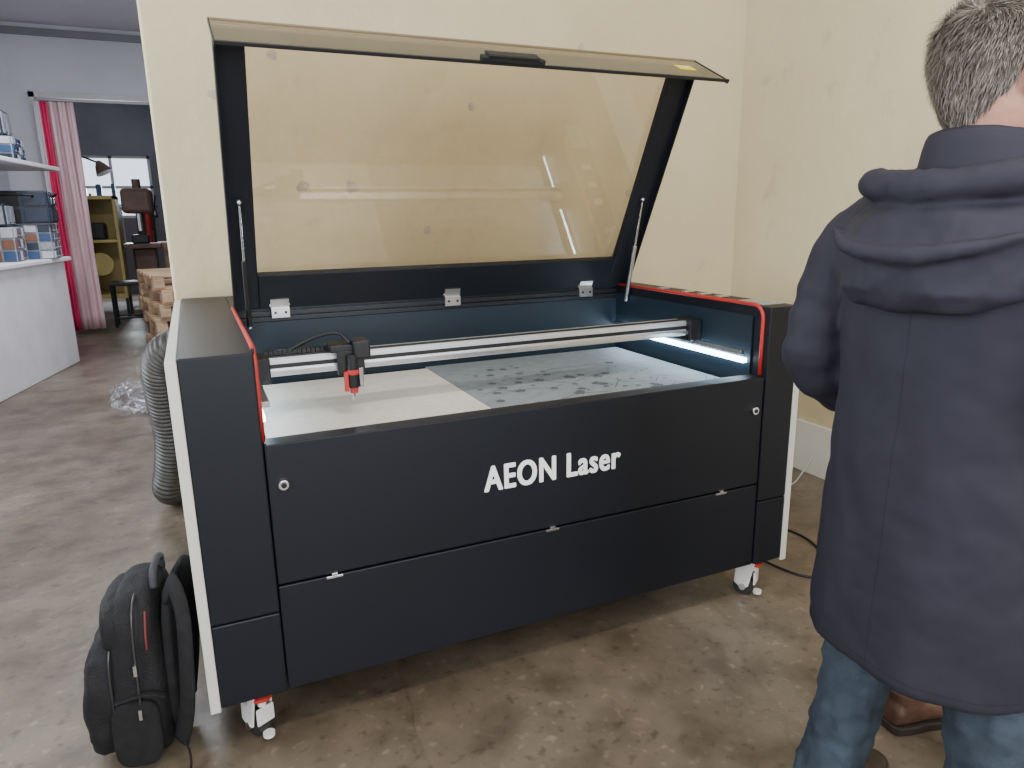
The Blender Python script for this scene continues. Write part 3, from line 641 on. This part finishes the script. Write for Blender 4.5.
for i in range(26):
    x=rc.uniform(-1.65,-.5); y=rc.uniform(12.3,12.75); h=rc.uniform(.15,1.0); w_=rc.uniform(.02,.07)
    if i%2: box('tin',x-w_,x+w_,y-w_,y+w_,1.02,1.02+h,cl[i%6],W2,bevel=.01)
    else: cyl('can',(x,y,1.02),(x,y,1.02+h),w_,cl[i%6],W2)
ST=empty('steel_stand')
box('seat',-1.06,-.60,9.0,9.4,.55,.60,dark,ST,bevel=.01)
for x in(-1.03,-.63):
    for y in(9.03,9.37): cyl('leg',(x,y,0),(x,y,.55),.018,dark,ST)
    cyl('rung',(x,9.03,.2),(x,9.37,.2),.012,dark,ST)
cyl('crossbar',(-1.03,9.03,.12),(-.63,9.03,.12),.012,dark,ST); cyl('crossbar_2',(-1.03,9.37,.12),(-.63,9.37,.12),.012,dark,ST)
LP=empty('work_lamp'); cyl('base',(-1.65,11.7,0),(-1.65,11.7,.04),.18,dark,LP); cyl('pole',(-1.65,11.7,.04),(-1.65,11.7,2.2),.02,dark,LP); tube('arm',[(-1.65,11.7,2.2),(-1.5,11.6,2.4),(-1.2,11.5,2.3)],.015,dark,LP)
b=MB(); b.add(*sweep([(-1.2,11.5,2.32),(-1.17,11.49,2.25),(-1.12,11.47,2.14)],[.03,.08,.13],20)); b.obj('shade',iron,LP)
tube('power_cable',[(2.0,1.2,.008),(2.15,.75,.008),(2.3,.35,.008),(2.2,.1,.008),(2.05,.05,.008),(1.98,.3,.008),(1.95,.9,.008)],.005,dark,n=10)
tube('grey_cable',[(2.90,.85,.12),(2.82,.84,.03),(2.70,.80,.006),(2.55,.85,.006),(2.5,.95,.006),(2.65,1.05,.006),(2.75,.9,.006),(2.6,.8,.006),(2.4,.9,.006)],.004,M('cable_grey',(.35,.34,.32),.5),n=10)
# ------------------------------------------------------------ lights
def area(name,loc,rot,sx,sy,e,col):
    l=bpy.data.lights.new(name,'AREA'); l.shape='RECTANGLE'; l.size=sx; l.size_y=sy; l.energy=e; l.color=col
    o=bpy.data.objects.new(name,l); C.objects.link(o); o.location=loc; o.rotation_euler=rot; return o
R=math.radians
area('daylight_front_1',(-.6,-5.02,1.95),(R(90),0,0),1.3,1.8,94,(.93,.96,1))
area('daylight_front_2',(1.5,-5.02,1.95),(R(90),0,0),1.3,1.8,114,(.97,.98,1))
area('daylight_left_1',(-1.88,-1.75,1.95),(R(90),0,R(-90)),1.4,1.8,72,(.93,.96,1))
area('daylight_left_2',(-1.88,1.5,1.95),(R(90),0,R(-90)),1.7,1.8,84,(.86,.93,1))
area('daylight_workshop',(-1.2,13.95,2.0),(R(90),0,R(180)),1.3,1.1,120,(.85,.93,1))
for i,(x,y) in enumerate(((.9,-1.6),(-.6,5.0))):  # unseen fill lights added under the ceiling to lift the rooms, with invented housings
    f_=empty('ceiling_fill_mount' ) ; box('fill_housing',x-.7,x+.7,y-.1,y+.1,H-.08,H-.02,white_p,f_)
    l=area('ceiling_fill_%d'%i,(x,y,H-.09),(0,0,0),1.3,.16,(60,105)[i],((1,.96,.9),(.93,.95,1))[i])
w=bpy.data.worlds.new('w'); bpy.context.scene.world=w; w.use_nodes=True; bg=w.node_tree.nodes['Background']
bg.inputs[0].default_value=(.75,.86,1,1); bg.inputs[1].default_value=2.0
# ------------------------------------------------------------ camera
th=R(23.9); p=R(13.5); ro=R(.94)
F=Vector((math.sin(th)*math.cos(p),math.cos(th)*math.cos(p),-math.sin(p))); Rv=Vector((math.cos(th),-math.sin(th),0)); U=Rv.cross(F)
r=Rv*math.cos(ro)-U*math.sin(ro); u=Rv*math.sin(ro)+U*math.cos(ro)
cam=bpy.data.cameras.new('camera'); cam.sensor_width=36; cam.lens=705/1024*36; cam.clip_start=.05
co=bpy.data.objects.new('camera',cam); C.objects.link(co)
co.matrix_world=Matrix(((r.x,u.x,-F.x,0),(r.y,u.y,-F.y,-1.76),(r.z,u.z,-F.z,1.395),(0,0,0,1)))
bpy.context.scene.camera=co
